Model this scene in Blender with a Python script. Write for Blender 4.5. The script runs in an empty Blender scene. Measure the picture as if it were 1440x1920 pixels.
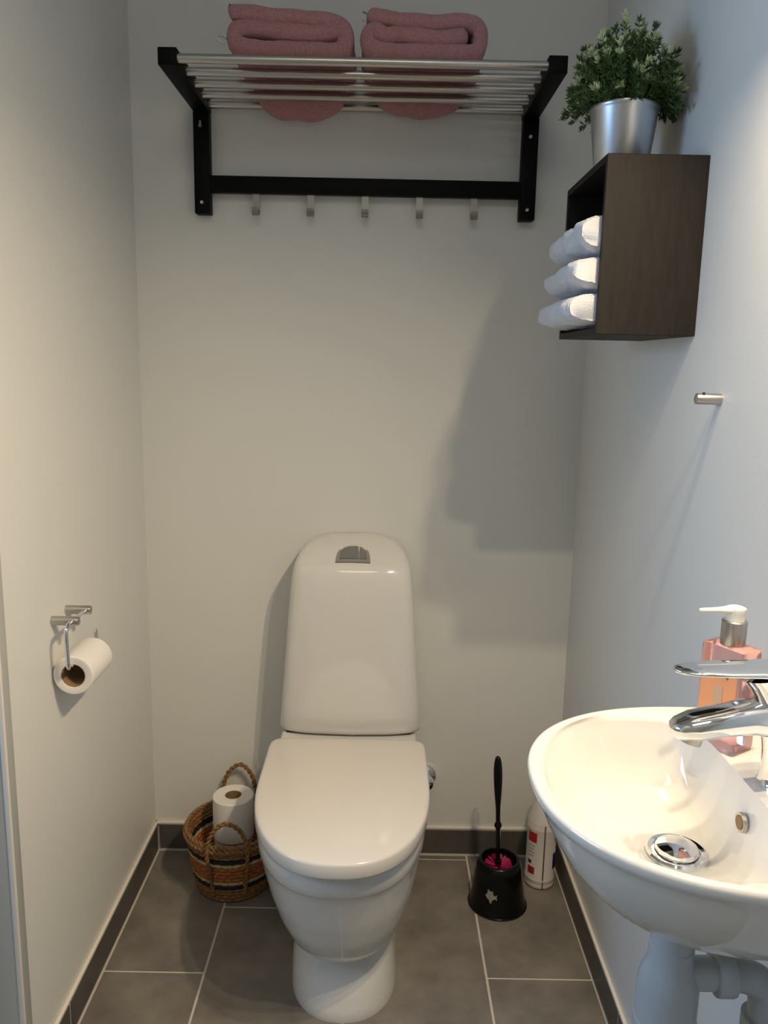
import bpy, bmesh, math, random
from mathutils import Vector, Matrix, noise
S = bpy.context.scene
COL = S.collection
PI = math.pi

# ------------------------------------------------------------ camera
CAM_LOC = Vector((0.5708, -1.8998, 1.2575))
YAW, PITCH, ROLL, FPX = 0.0033, 0.1830, 0.0204, 1500.0
cd = bpy.data.cameras.new('camera')
cam = bpy.data.objects.new('camera', cd)
COL.objects.link(cam)
F = Vector((math.sin(YAW)*math.cos(PITCH), math.cos(YAW)*math.cos(PITCH), -math.sin(PITCH)))
R0 = Vector((math.cos(YAW), -math.sin(YAW), 0))
U0 = R0.cross(F)
R2 = math.cos(ROLL)*R0 + math.sin(ROLL)*U0
U2 = -math.sin(ROLL)*R0 + math.cos(ROLL)*U0
m = Matrix.Identity(4)
for i in range(3):
    m[i][0] = R2[i]; m[i][1] = U2[i]; m[i][2] = -F[i]; m[i][3] = CAM_LOC[i]
cam.matrix_world = m
cd.sensor_fit = 'VERTICAL'
cd.sensor_height = 36.0
cd.sensor_width = 27.0
cd.lens = 36.0*FPX/1920.0
cd.clip_start = 0.02
S.camera = cam

# ------------------------------------------------------------ light and exposure
S.view_settings.view_transform = 'Standard'
S.view_settings.look = 'None'
S.view_settings.gamma = 1
S.view_settings.use_curve_mapping = False
S.view_settings.exposure = 0.0
w = bpy.data.worlds.new('world'); S.world = w; w.use_nodes = True
w.node_tree.nodes['Background'].inputs[0].default_value = (0.62, 0.78, 1, 1)
w.node_tree.nodes['Background'].inputs[1].default_value = 0.3

def area(name, loc, target, sx, sy, power, col, shape='RECTANGLE'):
    l = bpy.data.lights.new(name, 'AREA'); l.shape = shape
    l.size = sx; l.size_y = sy; l.energy = power; l.color = col
    o = bpy.data.objects.new(name, l); COL.objects.link(o); o.location = loc
    d = Vector(target)-Vector(loc)
    o.rotation_euler = d.to_track_quat('-Z', 'Z').to_euler()
    return o
# daylight falling in from the hallway window behind the doorway on the left
area('hallway_daylight', (-1.05, -1.20, 1.46), (1.0, -1.02, 1.44), 0.50, 0.9, 16.0, (0.40, 0.65, 1.0))
# added soft overhead fill behind the camera, no known lamp there
area('overhead_fill', (0.50, -1.95, 2.38), (0.50, -1.60, 0.0), 0.55, 0.55, 3.8, (1.0, 0.96, 0.88))
# two warm spots over the washbasin mirror; the third is added for mirror-reflected light
LAMPS = [(0.970, -1.055, 1.75), (0.970, -1.250, 1.75), (1.005, -1.150, 1.75)]
POW = [3.3, 3.3, 2.4]
AIM = [(-0.28, 0.14, -0.95), (-0.28, 0.14, -0.95), (-0.68, 0.10, -0.72)]
for i, L in enumerate(LAMPS):
    l = bpy.data.lights.new('spot_and_mirror_fill', 'AREA'); l.shape = 'DISK'; l.size = 0.026
    l.energy = POW[i]; l.color = (1.0, 0.79, 0.53); l.spread = math.radians(134 if i < 2 else 110)
    o = bpy.data.objects.new('spot_and_mirror_fill', l); COL.objects.link(o); o.location = L
    o.rotation_euler = Vector(AIM[i]).to_track_quat('-Z', 'Z').to_euler()

# ------------------------------------------------------------ materials
def mat(name, col=(0.8, 0.8, 0.8), rough=0.5, metal=0.0, spec=0.5, coat=0.0, bump=None, var=None, trans=0.0, ior=1.5, sheen=0.0, sub=0.0):
    """bump=(scale,strength,dist) noise bump; var=(scale,amount) noise colour variation"""
    M = bpy.data.materials.new(name); M.use_nodes = True
    nt = M.node_tree; b = nt.nodes['Principled BSDF']
    b.inputs['Base Color'].default_value = (*col, 1)
    b.inputs['Roughness'].default_value = rough
    b.inputs['Metallic'].default_value = metal
    b.inputs['Specular IOR Level'].default_value = spec
    b.inputs['Coat Weight'].default_value = coat
    b.inputs['Coat Roughness'].default_value = 0.04
    b.inputs['Transmission Weight'].default_value = trans
    b.inputs['IOR'].default_value = ior
    b.inputs['Sheen Weight'].default_value = sheen
    if sub:
        b.inputs['Subsurface Weight'].default_value = sub
        b.inputs['Subsurface Radius'].default_value = (0.01, 0.006, 0.004)
    tc = nt.nodes.new('ShaderNodeTexCoord')
    if bump:
        n = nt.nodes.new('ShaderNodeTexNoise'); n.inputs['Scale'].default_value = bump[0]
        n.inputs['Detail'].default_value = 4
        nt.links.new(tc.outputs['Object'], n.inputs['Vector'])
        bp = nt.nodes.new('ShaderNodeBump'); bp.inputs['Strength'].default_value = bump[1]
        bp.inputs['Distance'].default_value = bump[2]
        nt.links.new(n.outputs['Fac'], bp.inputs['Height'])
        nt.links.new(bp.outputs['Normal'], b.inputs['Normal'])
    if var:
        n = nt.nodes.new('ShaderNodeTexNoise'); n.inputs['Scale'].default_value = var[0]
        n.inputs['Detail'].default_value = 5; n.inputs['Roughness'].default_value = 0.6
        nt.links.new(tc.outputs['Object'], n.inputs['Vector'])
        cr = nt.nodes.new('ShaderNodeValToRGB')
        a = var[1]
        cr.color_ramp.elements[0].position = 0.3; cr.color_ramp.elements[1].position = 0.7
        cr.color_ramp.elements[0].color = (*[c*(1-a) for c in col], 1)
        cr.color_ramp.elements[1].color = (*[min(1, c*(1+a)) for c in col], 1)
        nt.links.new(n.outputs['Fac'], cr.inputs['Fac'])
        nt.links.new(cr.outputs['Color'], b.inputs['Base Color'])
    return M

M = {}
M['wall'] = mat('white_wall_paint', (0.73, 0.73, 0.70), 0.42, spec=0.35, bump=(260, 0.25, 0.0006))
M['ceiling'] = mat('ceiling_paint', (0.78, 0.77, 0.74), 0.8)
M['tile'] = mat('grey_floor_tile', (0.195, 0.176, 0.152), 0.42, spec=0.4, var=(9, 0.28), bump=(40, 0.08, 0.0008))
M['skirt'] = mat('dark_skirting_tile', (0.095, 0.087, 0.078), 0.40, spec=0.4, var=(12, 0.2))
M['grout'] = mat('light_grout', (0.62, 0.57, 0.49), 0.9)
M['caulk'] = mat('white_caulk', (0.80, 0.74, 0.66), 0.6)
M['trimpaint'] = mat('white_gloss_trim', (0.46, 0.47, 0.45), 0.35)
M['porcelain'] = mat('white_porcelain', (0.72, 0.71, 0.68), 0.09, spec=0.55, coat=0.4)
M['seatplastic'] = mat('white_seat_plastic', (0.73, 0.69, 0.64), 0.13, spec=0.5, coat=0.2)
M['black'] = mat('black_lacquered_wood', (0.004, 0.004, 0.004), 0.5, spec=0.1)
M['steel'] = mat('brushed_steel', (0.52, 0.50, 0.47), 0.30, metal=1.0, bump=(500, 0.05, 0.0003))
M['darksteel'] = mat('dull_nickel', (0.30, 0.29, 0.26), 0.38, metal=1.0)
M['pot'] = mat('brushed_zinc_pot', (0.60, 0.62, 0.64), 0.34, metal=1.0)
M['chrome'] = mat('chrome', (0.82, 0.83, 0.85), 0.05, metal=1.0)
M['pink'] = mat('pink_terry', (0.47, 0.235, 0.245), 0.95, spec=0.1, sheen=0.25, bump=(900, 0.9, 0.002), var=(260, 0.22))
M['whitecloth'] = mat('white_terry', (0.74, 0.75, 0.78), 0.95, spec=0.1, sheen=0.2, bump=(700, 0.9, 0.002))
M['tag'] = mat('white_cotton_tag', (0.8, 0.78, 0.72), 0.8)
M['paper'] = mat('white_tissue_paper', (0.84, 0.81, 0.77), 0.92, spec=0.1, bump=(500, 0.35, 0.0008))
M['card'] = mat('brown_cardboard', (0.28, 0.17, 0.09), 0.9)
M['green'] = mat('green_leaf', (0.065, 0.120, 0.030), 0.5, var=(60, 0.45))
M['pale'] = mat('pale_green_leaf_tip', (0.48, 0.56, 0.30), 0.55, var=(60, 0.25))
M['stem'] = mat('green_stem', (0.10, 0.16, 0.04), 0.6)
M['soil'] = mat('dark_soil', (0.03, 0.02, 0.012), 0.9, bump=(200, 0.8, 0.003))
M['blackplastic'] = mat('black_plastic', (0.003, 0.003, 0.003), 0.2, spec=0.32)
M['magenta'] = mat('magenta_bristle', (0.50, 0.01, 0.13), 0.5)
M['silver'] = mat('silver_fish_badge', (0.55, 0.53, 0.48), 0.35, metal=0.7)
M['bottle'] = mat('white_bottle_plastic', (0.74, 0.68, 0.64), 0.35)
M['red'] = mat('red_label_print', (0.42, 0.02, 0.015), 0.45)
M['cap'] = mat('dark_red_cap', (0.20, 0.005, 0.02), 0.35)
M['blue'] = mat('navy_label_print', (0.01, 0.012, 0.12), 0.45)
M['greyprint'] = mat('grey_label_print', (0.30, 0.27, 0.26), 0.5)
M['darkline'] = mat('dark_seam_line', (0.13, 0.09, 0.08), 0.5)
M['pumpwhite'] = mat('cream_pump_plastic', (0.86, 0.83, 0.72), 0.3)
M['soappink'] = mat('pink_translucent_soap', (0.97, 0.58, 0.55), 0.08, trans=0.92, ior=1.33)
M['labelorange'] = mat('orange_soap_label', (0.85, 0.36, 0.16), 0.5)
M['labeldark'] = mat('dark_label_mark', (0.06, 0.06, 0.03), 0.5)
M['labelgrey'] = mat('beige_label_mark', (0.62, 0.40, 0.26), 0.5)
M['trap'] = mat('grey_white_pvc', (0.44, 0.48, 0.51), 0.28)
M['greybutton'] = mat('satin_grey_button', (0.30, 0.31, 0.30), 0.3, metal=0.8)
M['darkgap'] = mat('dark_gap', (0.02, 0.02, 0.02), 0.8)

def wood_mat():
    N = bpy.data.materials.new('dark_brown_wood_veneer'); N.use_nodes = True
    nt = N.node_tree; b = nt.nodes['Principled BSDF']
    tc = nt.nodes.new('ShaderNodeTexCoord')
    mp = nt.nodes.new('ShaderNodeMapping'); mp.inputs['Scale'].default_value = (14, 14, 2.2)
    mp.inputs['Rotation'].default_value = (0, 0.35, 0)
    nt.links.new(tc.outputs['Object'], mp.inputs['Vector'])
    n = nt.nodes.new('ShaderNodeTexNoise'); n.inputs['Scale'].default_value = 6; n.inputs['Detail'].default_value = 8
    n.inputs['Distortion'].default_value = 1.2
    nt.links.new(mp.outputs['Vector'], n.inputs['Vector'])
    cr = nt.nodes.new('ShaderNodeValToRGB')
    cr.color_ramp.elements[0].position = 0.25; cr.color_ramp.elements[1].position = 0.78
    cr.color_ramp.elements[0].color = (0.007, 0.0055, 0.0045, 1)
    cr.color_ramp.elements[1].color = (0.017, 0.0125, 0.0095, 1)
    nt.links.new(n.outputs['Fac'], cr.inputs['Fac']); nt.links.new(cr.outputs['Color'], b.inputs['Base Color'])
    bp = nt.nodes.new('ShaderNodeBump'); bp.inputs['Strength'].default_value = 0.35; bp.inputs['Distance'].default_value = 0.001
    nt.links.new(n.outputs['Fac'], bp.inputs['Height']); nt.links.new(bp.outputs['Normal'], b.inputs['Normal'])
    b.inputs['Roughness'].default_value = 0.55; b.inputs['Specular IOR Level'].default_value = 0.22
    return N
M['wood'] = wood_mat()

def basket_mat():
    """plaited rope rows: bands of natural straw, black, cream and orange by height"""
    N = bpy.data.materials.new('striped_seagrass'); N.use_nodes = True
    nt = N.node_tree; b = nt.nodes['Principled BSDF']
    tc = nt.nodes.new('ShaderNodeTexCoord')
    sx = nt.nodes.new('ShaderNodeSeparateXYZ'); nt.links.new(tc.outputs['Object'], sx.inputs['Vector'])
    mr = nt.nodes.new('ShaderNodeMapRange'); mr.inputs['From Min'].default_value = 0; mr.inputs['From Max'].default_value = 0.16
    nt.links.new(sx.outputs['Z'], mr.inputs['Value'])
    cr = nt.nodes.new('ShaderNodeValToRGB'); cr.color_ramp.interpolation = 'CONSTANT'
    straw = (0.24, 0.125, 0.042, 1); blk = (0.010, 0.009, 0.010, 1); cream = (0.48, 0.36, 0.21, 1); org = (0.36, 0.115, 0.030, 1)
    bands = [(0.0, straw), (0.24, blk), (0.315, cream), (0.375, org), (0.64, cream), (0.70, blk), (0.79, straw)]
    e = cr.color_ramp.elements
    e[0].position = bands[0][0]; e[0].color = bands[0][1]; e[1].position = bands[1][0]; e[1].color = bands[1][1]
    for pz, c in bands[2:]:
        k = e.new(pz); k.color = c
    nt.links.new(mr.outputs['Result'], cr.inputs['Fac'])
    n = nt.nodes.new('ShaderNodeTexNoise'); n.inputs['Scale'].default_value = 140; n.inputs['Detail'].default_value = 3
    nt.links.new(tc.outputs['Object'], n.inputs['Vector'])
    mx = nt.nodes.new('ShaderNodeMix'); mx.data_type = 'RGBA'; mx.blend_type = 'MULTIPLY'; mx.inputs['Factor'].default_value = 0.75
    r2 = nt.nodes.new('ShaderNodeValToRGB'); r2.color_ramp.elements[0].position = 0.35; r2.color_ramp.elements[1].position = 0.65
    r2.color_ramp.elements[0].color = (0.45, 0.42, 0.38, 1); r2.color_ramp.elements[1].color = (1.3, 1.3, 1.25, 1)
    nt.links.new(n.outputs['Fac'], r2.inputs['Fac'])
    nt.links.new(cr.outputs['Color'], mx.inputs['A']); nt.links.new(r2.outputs['Color'], mx.inputs['B'])
    nt.links.new(mx.outputs['Result'], b.inputs['Base Color'])
    b.inputs['Roughness'].default_value = 0.75
    bp = nt.nodes.new('ShaderNodeBump'); bp.inputs['Strength'].default_value = 0.8; bp.inputs['Distance'].default_value = 0.002
    nt.links.new(n.outputs['Fac'], bp.inputs['Height']); nt.links.new(bp.outputs['Normal'], b.inputs['Normal'])
    return N
M['basket'] = basket_mat()
M['rope'] = mat('seagrass_rope', (0.23, 0.12, 0.042), 0.8, var=(140, 0.45), bump=(140, 0.8, 0.002))

# ------------------------------------------------------------ object helpers
ORG = {}
def thing(name, label, cat, loc, group=None):
    o = bpy.data.objects.new(name, None); COL.objects.link(o)
    o.empty_display_size = 0.05
    o.location = loc; o['label'] = label; o['category'] = cat
    if group: o['group'] = group
    ORG[o.name] = Vector(loc)
    return o
def put(name, verts, faces, material, parent=None, smooth=True, origin=None, mats=None, fmat=None, label=None, sharp=40):
    if parent is not None: org = ORG[parent.name]
    else: org = Vector(origin) if origin is not None else Vector((0, 0, 0))
    me = bpy.data.meshes.new(name)
    me.from_pydata([Vector(v)-org for v in verts], [], faces)
    for k in (mats or [material]): me.materials.append(k)
    if fmat:
        for pl, i in zip(me.polygons, fmat): pl.material_index = i
    bm = bmesh.new(); bm.from_mesh(me); bmesh.ops.recalc_face_normals(bm, faces=bm.faces); bm.to_mesh(me); bm.free()
    if smooth:
        for pl in me.polygons: pl.use_smooth = True
        me.set_sharp_from_angle(angle=math.radians(sharp))
    me.update()
    o = bpy.data.objects.new(name, me); COL.objects.link(o)
    if parent is not None:
        o.parent = parent; ORG[o.name] = org
    else:
        o.location = org; ORG[o.name] = org
    if label: o['label'] = label
    return o
def tag(o, label, cat, group=None):
    o['label'] = label; o['category'] = cat
    if group: o['group'] = group
    return o
def struct(o):
    o['kind'] = 'structure'; return o

class G:
    """geometry accumulator in world coordinates"""
    def __init__(s): s.v = []; s.f = []; s.m = []
    def add(s, v, f, mi=0):
        k = len(s.v); s.v += [Vector(x) for x in v]; s.f += [tuple(i+k for i in q) for q in f]; s.m += [mi]*len(f); return s
    def box(s, a, b, mi=0, bev=0.0, seg=2):
        x0, y0, z0 = [min(p, q) for p, q in zip(a, b)]; x1, y1, z1 = [max(p, q) for p, q in zip(a, b)]
        v = [(x0,y0,z0),(x1,y0,z0),(x1,y1,z0),(x0,y1,z0),(x0,y0,z1),(x1,y0,z1),(x1,y1,z1),(x0,y1,z1)]
        f = [(0,3,2,1),(4,5,6,7),(0,1,5,4),(1,2,6,5),(2,3,7,6),(3,0,4,7)]
        if bev:
            bm = bmesh.new(); vs = [bm.verts.new(p) for p in v]
            for q in f: bm.faces.new([vs[i] for i in q])
            bmesh.ops.bevel(bm, geom=list(bm.edges), offset=bev, segments=seg, profile=0.5, affect='EDGES')
            bm.verts.index_update()
            v = [tuple(p.co) for p in bm.verts]; f = [tuple(p.index for p in q.verts) for q in bm.faces]; bm.free()
        return s.add(v, f, mi)
    def loft(s, rings, cap0=True, cap1=True, mi=0, closed=True):
        n = len(rings[0]); v = [p for r in rings for p in r]; f = []
        for i in range(len(rings)-1):
            for j in range(n if closed else n-1):
                a = i*n+j; b = i*n+(j+1) % n
                f.append((a, b, b+n, a+n))
        if cap0: f.append(tuple(range(n))[::-1])
        if cap1: f.append(tuple((len(rings)-1)*n+j for j in range(n)))
        return s.add(v, f, mi)
    def lathe(s, prof, c, n=48, axis='z', mi=0, cap0=True, cap1=True):
        rings = []
        for r, z in prof:
            ring = []
            for k in range(n):
                a = 2*PI*k/n
                if axis == 'z': ring.append((c[0]+r*math.cos(a), c[1]+r*math.sin(a), c[2]+z))
                elif axis == 'y': ring.append((c[0]+r*math.cos(a), c[1]+z, c[2]+r*math.sin(a)))
                else: ring.append((c[0]+z, c[1]+r*math.cos(a), c[2]+r*math.sin(a)))
            rings.append(ring)
        return s.loft(rings, cap0, cap1, mi)
    def tube(s, pts, r, n=12, mi=0, cap=True, flat=1.0):
        P = [Vector(p) for p in pts]; rs = r if isinstance(r, (list, tuple)) else [r]*len(P)
        rings = []; up = None
        for i, p in enumerate(P):
            t = ((P[min(i+1, len(P)-1)]-p).normalized() + (p-P[max(i-1, 0)]).normalized())
            t = t.normalized() if t.length > 1e-9 else Vector((0, 0, 1))
            if up is None:
                up = t.orthogonal().normalized()
            up = (up - t*up.dot(t)).normalized(); sd = t.cross(up)
            rings.append([p+rs[i]*(math.cos(2*PI*k/n)*up+math.sin(2*PI*k/n)*sd*flat) for k in range(n)])
        return s.loft(rings, cap, cap, mi)
    def put(s, name, material, parent=None, **kw):
        if isinstance(material, list):
            return put(name, s.v, s.f, None, parent, mats=material, fmat=s.m, **kw)
        return put(name, s.v, s.f, material, parent, **kw)

def smooth_path(pts, n=8):
    """Catmull-Rom through the points"""
    P = [Vector(p) for p in pts]; out = []
    for i in range(len(P)-1):
        p0 = P[max(i-1, 0)]; p1 = P[i]; p2 = P[i+1]; p3 = P[min(i+2, len(P)-1)]
        for k in range(n):
            t = k/n
            out.append(0.5*((2*p1)+(-p0+p2)*t+(2*p0-5*p1+4*p2-p3)*t*t+(-p0+3*p1-3*p2+p3)*t**3))
    out.append(P[-1]); return out
def interp(tab, z):
    if z <= tab[0][0]: return tab[0][1:]
    for a, b in zip(tab, tab[1:]):
        if z <= b[0]:
            t = (z-a[0])/(b[0]-a[0]); return tuple(p+(q-p)*t for p, q in zip(a[1:], b[1:]))
    return tab[-1][1:]
def sgnpow(c, e): return math.copysign(abs(c)**e, c)

W = 1.04; BACK = -2.5; H = 2.42
D0, D1, DH = -0.768, -1.58, 2.05       # doorway in the left wall
SK = 0.0716

# ------------------------------------------------------------ room
g = G().box((-0.10, 0, -0.1), (W+0.12, 0.12, H)); struct(g.put('wall_back', M['wall'], smooth=False))
g = G().box((W, BACK, -0.1), (W+0.12, 0, H)); struct(g.put('wall_right', M['wall'], smooth=False))
g = G().box((-0.10, D0+0.02, -0.1), (0, 0, H)).box((-0.10, BACK, -0.1), (0, D1-0.02, H)).box((-0.10, D1-0.02, DH+0.02), (0, D0+0.02, H))
struct(g.put('wall_left', M['wall'], smooth=False))
g = G().box((-0.10, BACK-0.12, -0.1), (W+0.12, BACK, H)); struct(g.put('wall_front', M['wall'], smooth=False))
g = G().box((-0.10, BACK, H), (W+0.12, 0.12, H+0.1)); struct(g.put('ceiling', M['ceiling'], smooth=False))
# floor: grout bed with laid tiles, 295 x 590 running in the depth of the room
g = G().box((-1.6, BACK, -0.1), (W, 0, -0.0012), 1)
tw, tl, gp = 0.295, 0.59, 0.0052
for k, (x0, off) in enumerate([(-1.55, -0.3), (-1.255, -0.1), (-0.96, -.43), (-0.665, -0.226), (-0.37, -0.028), (-0.075, -0.432), (0.22, -0.226), (0.515, -0.028), (0.81, -0.433)]):
    ys = [0.0 if off < 0 else off] + [off-i*tl for i in range(6)]
    for a, b in zip(ys, ys[1:]):
        xa, xb = max(x0, -1.6)+gp/2, min(x0+tw, W-0.008)-gp/2
        if x0 < 0 < x0+tw: xa = 0.009+gp/2 
        ya, yb = min(a, -0.009)-gp/2, max(b, BACK)+gp/2
        if xb > xa and ya > yb: g.box((xa, yb, -0.01), (xb, ya, 0.0), 0)
struct(g.put('floor', [M['tile'], M['grout']], smooth=False))
# hallway beyond the doorway
g = G().box((-1.72, BACK, -0.1), (-1.6, 0.1, H)); struct(g.put('wall_hallway', M['wall'], smooth=False))
# skirting tiles with light joints
def skirt(name, segs, axis, pos):
    g = G(); t = 0.008
    for a, b in segs:
        if axis == 'x': g.box((a, pos-t, 0.004), (b, pos, SK), 0, 0.0008, 1)
        elif pos == 0: g.box((0, a, 0.004), (t, b, SK), 0, 0.0008, 1)
        else: g.box((pos-t, a, 0.004), (pos, b, SK), 0, 0.0008, 1)
    lo = min(min(s) for s in segs); hi = max(max(s) for s in segs)
    if axis == 'x': g.box((lo, pos-t+0.001, -0.0005), (hi, pos, SK-0.001), 1)
    elif pos == 0: g.box((0, lo, -0.0005), (t-0.001, hi, SK-0.001), 1)
    else: g.box((pos-t+0.001, lo, -0.0005), (pos, hi, SK-0.001), 1)
    return struct(g.put(name, [M['skirt'], M['grout']], smooth=False))
skirt('baseboard_back', [(0.012, 0.30), (0.304, 0.893), (0.897, W-0.011)], 'x', 0)
skirt('baseboard_left', [(-0.596, -0.012), (D0+0.035, -0.600)], 'y', 0)
skirt('baseboard_right', [(-0.596, -0.012), (-1.19, -0.600), (-1.784, -1.194), (BACK, -1.788)], 'y', W)
g = G()
g.box((0.0, -0.0075, SK), (W, 0, SK+0.0075), 0, 0.002, 2)
struct(g.put('trim_1', M['caulk']))
g = G().box((0, D0+0.035, SK), (0.0075, 0, SK+0.0075), 0, 0.002, 2); struct(g.put('trim_2', M['caulk']))
g = G().box((W-0.0075, BACK, SK), (W, 0, SK+0.0075), 0, 0.002, 2); struct(g.put('trim_3', M['caulk']))
# door lining in the opening of the left wall
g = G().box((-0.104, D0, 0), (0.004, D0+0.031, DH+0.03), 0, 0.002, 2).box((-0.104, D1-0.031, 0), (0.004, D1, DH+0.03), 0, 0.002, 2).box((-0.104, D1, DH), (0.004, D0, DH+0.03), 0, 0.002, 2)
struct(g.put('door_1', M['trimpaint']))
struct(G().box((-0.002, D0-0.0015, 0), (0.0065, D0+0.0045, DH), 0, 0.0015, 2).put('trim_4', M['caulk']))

# ------------------------------------------------------------ mirror lamp (just outside the frame)
lamp = thing('wall_lamp', 'white wall lamp above the washbasin, two spots plus one added for mirror light', 'lamp', (W, -1.15, 1.80))
G().box((W-0.02, -1.30, 1.82), (W, -1.00, 1.86), 0, 0.004).put('base', M['trimpaint'], lamp)
for L, A_ in zip(LAMPS, AIM):  # last shade and arm only carry the added reflection spot
    d = Vector(A_).normalized(); b = Vector(L)-d*0.008; t = b-d*0.05
    G().tube([t, b+d*0.004], [0.016, 0.020], 24, cap=True).put('lamp_shade', M['steel'], lamp)
    G().tube([(W-0.01, L[1], 1.84), (t[0], t[1], t[2]+0.004)], 0.006).put('arm', M['steel'], lamp)

# ------------------------------------------------------------ toilet
TX = 0.504
toilet = thing('toilet', 'white floor-standing toilet with closed lid and tall cistern against the back wall', 'toilet', (TX, -0.35, 0))
def dring(cx, y0, y1, hw, z, ys=None, e=2.3, eb=8.0, n=64):
    """D outline: straight sides back to y1 (nearly square), rounded nose at y0"""
    ym = ys if ys is not None else y1-(y1-y0)*0.45
    out = []
    for k in range(n):
        a = 2*PI*k/n; c, s_ = math.cos(a), math.sin(a)
        if s_ < 0: x = cx+hw*sgnpow(c, 2/e); y = ym+(ym-y0)*sgnpow(s_, 2/e)
        else: x = cx+hw*sgnpow(c, 2/eb); y = ym+(y1-ym)*sgnpow(s_, 2/eb)
        out.append((x, y, z))
    return out
# pedestal
tab = [(0.0, 0.108, -0.556), (0.012, 0.1085, -0.557), (0.05, 0.106, -0.545), (0.09, 0.102, -0.527), (0.13, 0.099, -0.513), (0.18, 0.102, -0.50), (0.24, 0.110, -0.50), (0.30, 0.125, -0.50)]
rings = []
for i in range(26):
    z = 0.30*i/25; hw, yf = interp(tab, z); rings.append(dring(TX+0.008*(1-z/0.3), yf, -0.004, hw, z, ys=-0.42, e=2.2))
G().loft(rings).put('pedestal', M['porcelain'], toilet)
# bowl
tab = [(0.098, 0.035, -0.46), (0.106, 0.070, -0.505), (0.118, 0.090, -0.535), (0.135, 0.106, -0.560), (0.16, 0.120, -0.582), (0.20, 0.136, -0.603), (0.25, 0.150, -0.620), (0.30, 0.160, -0.634), (0.331, 0.1657, -0.644),
       (0.334, 0.1665, -0.646), (0.338, 0.168, -0.649), (0.355, 0.169, -0.652), (0.378, 0.1685, -0.652), (0.382, 0.167, -0.649), (0.384, 0.163, -0.643)]
rings = []
zs = []
for a, b in zip(tab, tab[1:]):
    k = max(1, int((b[0]-a[0])/0.012)); zs += [a[0]+(b[0]-a[0])*i/k for i in range(k)]
zs.append(tab[-1][0])
for z in zs:
    hw, yf = interp(tab, z)
    t = min(1, max(0, (z-0.1)/0.2)); cx = TX+0.006*(1-t)
    rings.append(dring(cx, yf, -0.20-0.0*t, hw, z, ys=-0.40, e=2.25, eb=5))
G().loft(rings).put('bowl', M['porcelain'], toilet)
# ceramic deck running back to the wall under the cistern
rings = [dring(TX, -0.235, -0.004, 0.152+0.006*min(1, (z-0.2)/0.2), z, ys=-0.15, e=9, eb=9) for z in (0.20, 0.26, 0.32, 0.38, 0.396)]
rings.append(dring(TX, -0.231, -0.004, 0.154, 0.400, ys=-0.15, e=9, eb=9))
G().loft(rings).put('deck', M['porcelain'], toilet)
# lid and seat
def lidring(off, z): return dring(TX+0.001, -0.673+off, -0.205-off, 0.1745-off, z, ys=-0.385, e=2.35, eb=14, n=96)
g = G().loft([lidring(0.004, 0.3885), lidring(0.001, 0.390), lidring(0.0, 0.393), lidring(0.0, 0.414), lidring(0.0012, 0.4175), lidring(0.004, 0.4195), lidring(0.009, 0.4205), lidring(0.03, 0.4212), lidring(0.08, 0.4218), lidring(0.14, 0.422)])
g.put('lid', M['seatplastic'], toilet, sharp=60)
G().loft([dring(TX, -0.655, -0.215, 0.165, z, ys=-0.385, e=2.35, eb=12) for z in (0.3835, 0.389)]).put('seat', M['seatplastic'], toilet)
# cistern
tab = [(0.4055, 0.1650, -0.158), (0.4070, 0.1668, -0.163), (0.416, 0.1672, -0.166), (0.45, 0.1645, -0.168), (0.52, 0.159, -0.167), (0.60, 0.153, -0.165), (0.68, 0.1475, -0.162),
       (0.74, 0.1425, -0.158), (0.775, 0.139, -0.154), (0.79, 0.1365, -0.150), (0.80, 0.134, -0.145), (0.808, 0.131, -0.136), (0.816, 0.127, -0.122), (0.826, 0.120, -0.102), (0.836, 0.109, -0.080), (0.845, 0.093, -0.056), (0.851, 0.072, -0.036), (0.8535, 0.050, -0.022), (0.8545, 0.020, -0.010)]
def cisring(z, hw, yf, n=96):
    out = []
    cx = TX+0.0025
    for k in range(n):
        a = 2*PI*k/n; c, s_ = math.cos(a), math.sin(a); e = 7.0
        x = hw*sgnpow(c, 2/e); yy = sgnpow(s_, 2/e)
        yfront = yf+(0.016 if hw > .12 else 0.008)*(abs(x)/0.165)**2.0
        y = -0.003 + (yfront+0.003)*(1-yy)/2
        out.append((cx+x, y, z))
    return out
rings = []
for a, b in zip(tab, tab[1:]):
    k = max(1, int((b[0]-a[0])/0.02))
    for i in range(k):
        t = i/k; rings.append(cisring(*[p+(q-p)*t for p, q in zip(a, b)]))
rings.append(cisring(*tab[-1]))
cis = G().loft(rings).put('cistern', M['porcelain'], toilet, sharp=70)
G().box((TX-0.146, -0.142, 0.399), (TX+0.146, -0.004, 0.4105)).put('cistern_joint', M['darkgap'], toilet, smooth=False)
# flush button: D-shaped plate on the sloping top of the cistern
def slope(x, y):     # top surface of the cistern
    t = (-y-0.036)/(0.136-0.036); return 0.851+(0.808-0.851)*t
def dplate(g, hw, ya, yb, lift, th, x0=-1, x1=1, mi=0):
    top = []; n = 24
    pts = [(-hw, ya), (hw, ya)] + [(hw*math.cos(PI*k/n)**1 if False else hw*sgnpow(math.cos(PI*k/n), 0.8), ya+(yb-ya)*(math.sin(PI*k/n))**0.7) for k in range(0, n+1)][0:]
    pts = [(max(x0*hw, min(x1*hw, px)), py) for px, py in pts]
    rA = [(TX+0.004+px, py, slope(px, py)+lift) for px, py in pts]
    rB = [(TX+0.004+px*0.96, py, slope(px, py)+lift+th) for px, py in pts]
    g.loft([rA, rB], True, True, mi)
fb = dplate
g = G(); dplate(g, 0.041, -0.131, -0.072, -0.004, 0.0075); fr = g.put('flush_plate', M['steel'], toilet, smooth=False)
g = G(); dplate(g, 0.0325, -0.121, -0.078, 0.001, 0.0045, -1, 0.36); g.put('flush_button', M['greybutton'], fr, smooth=False)
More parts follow.
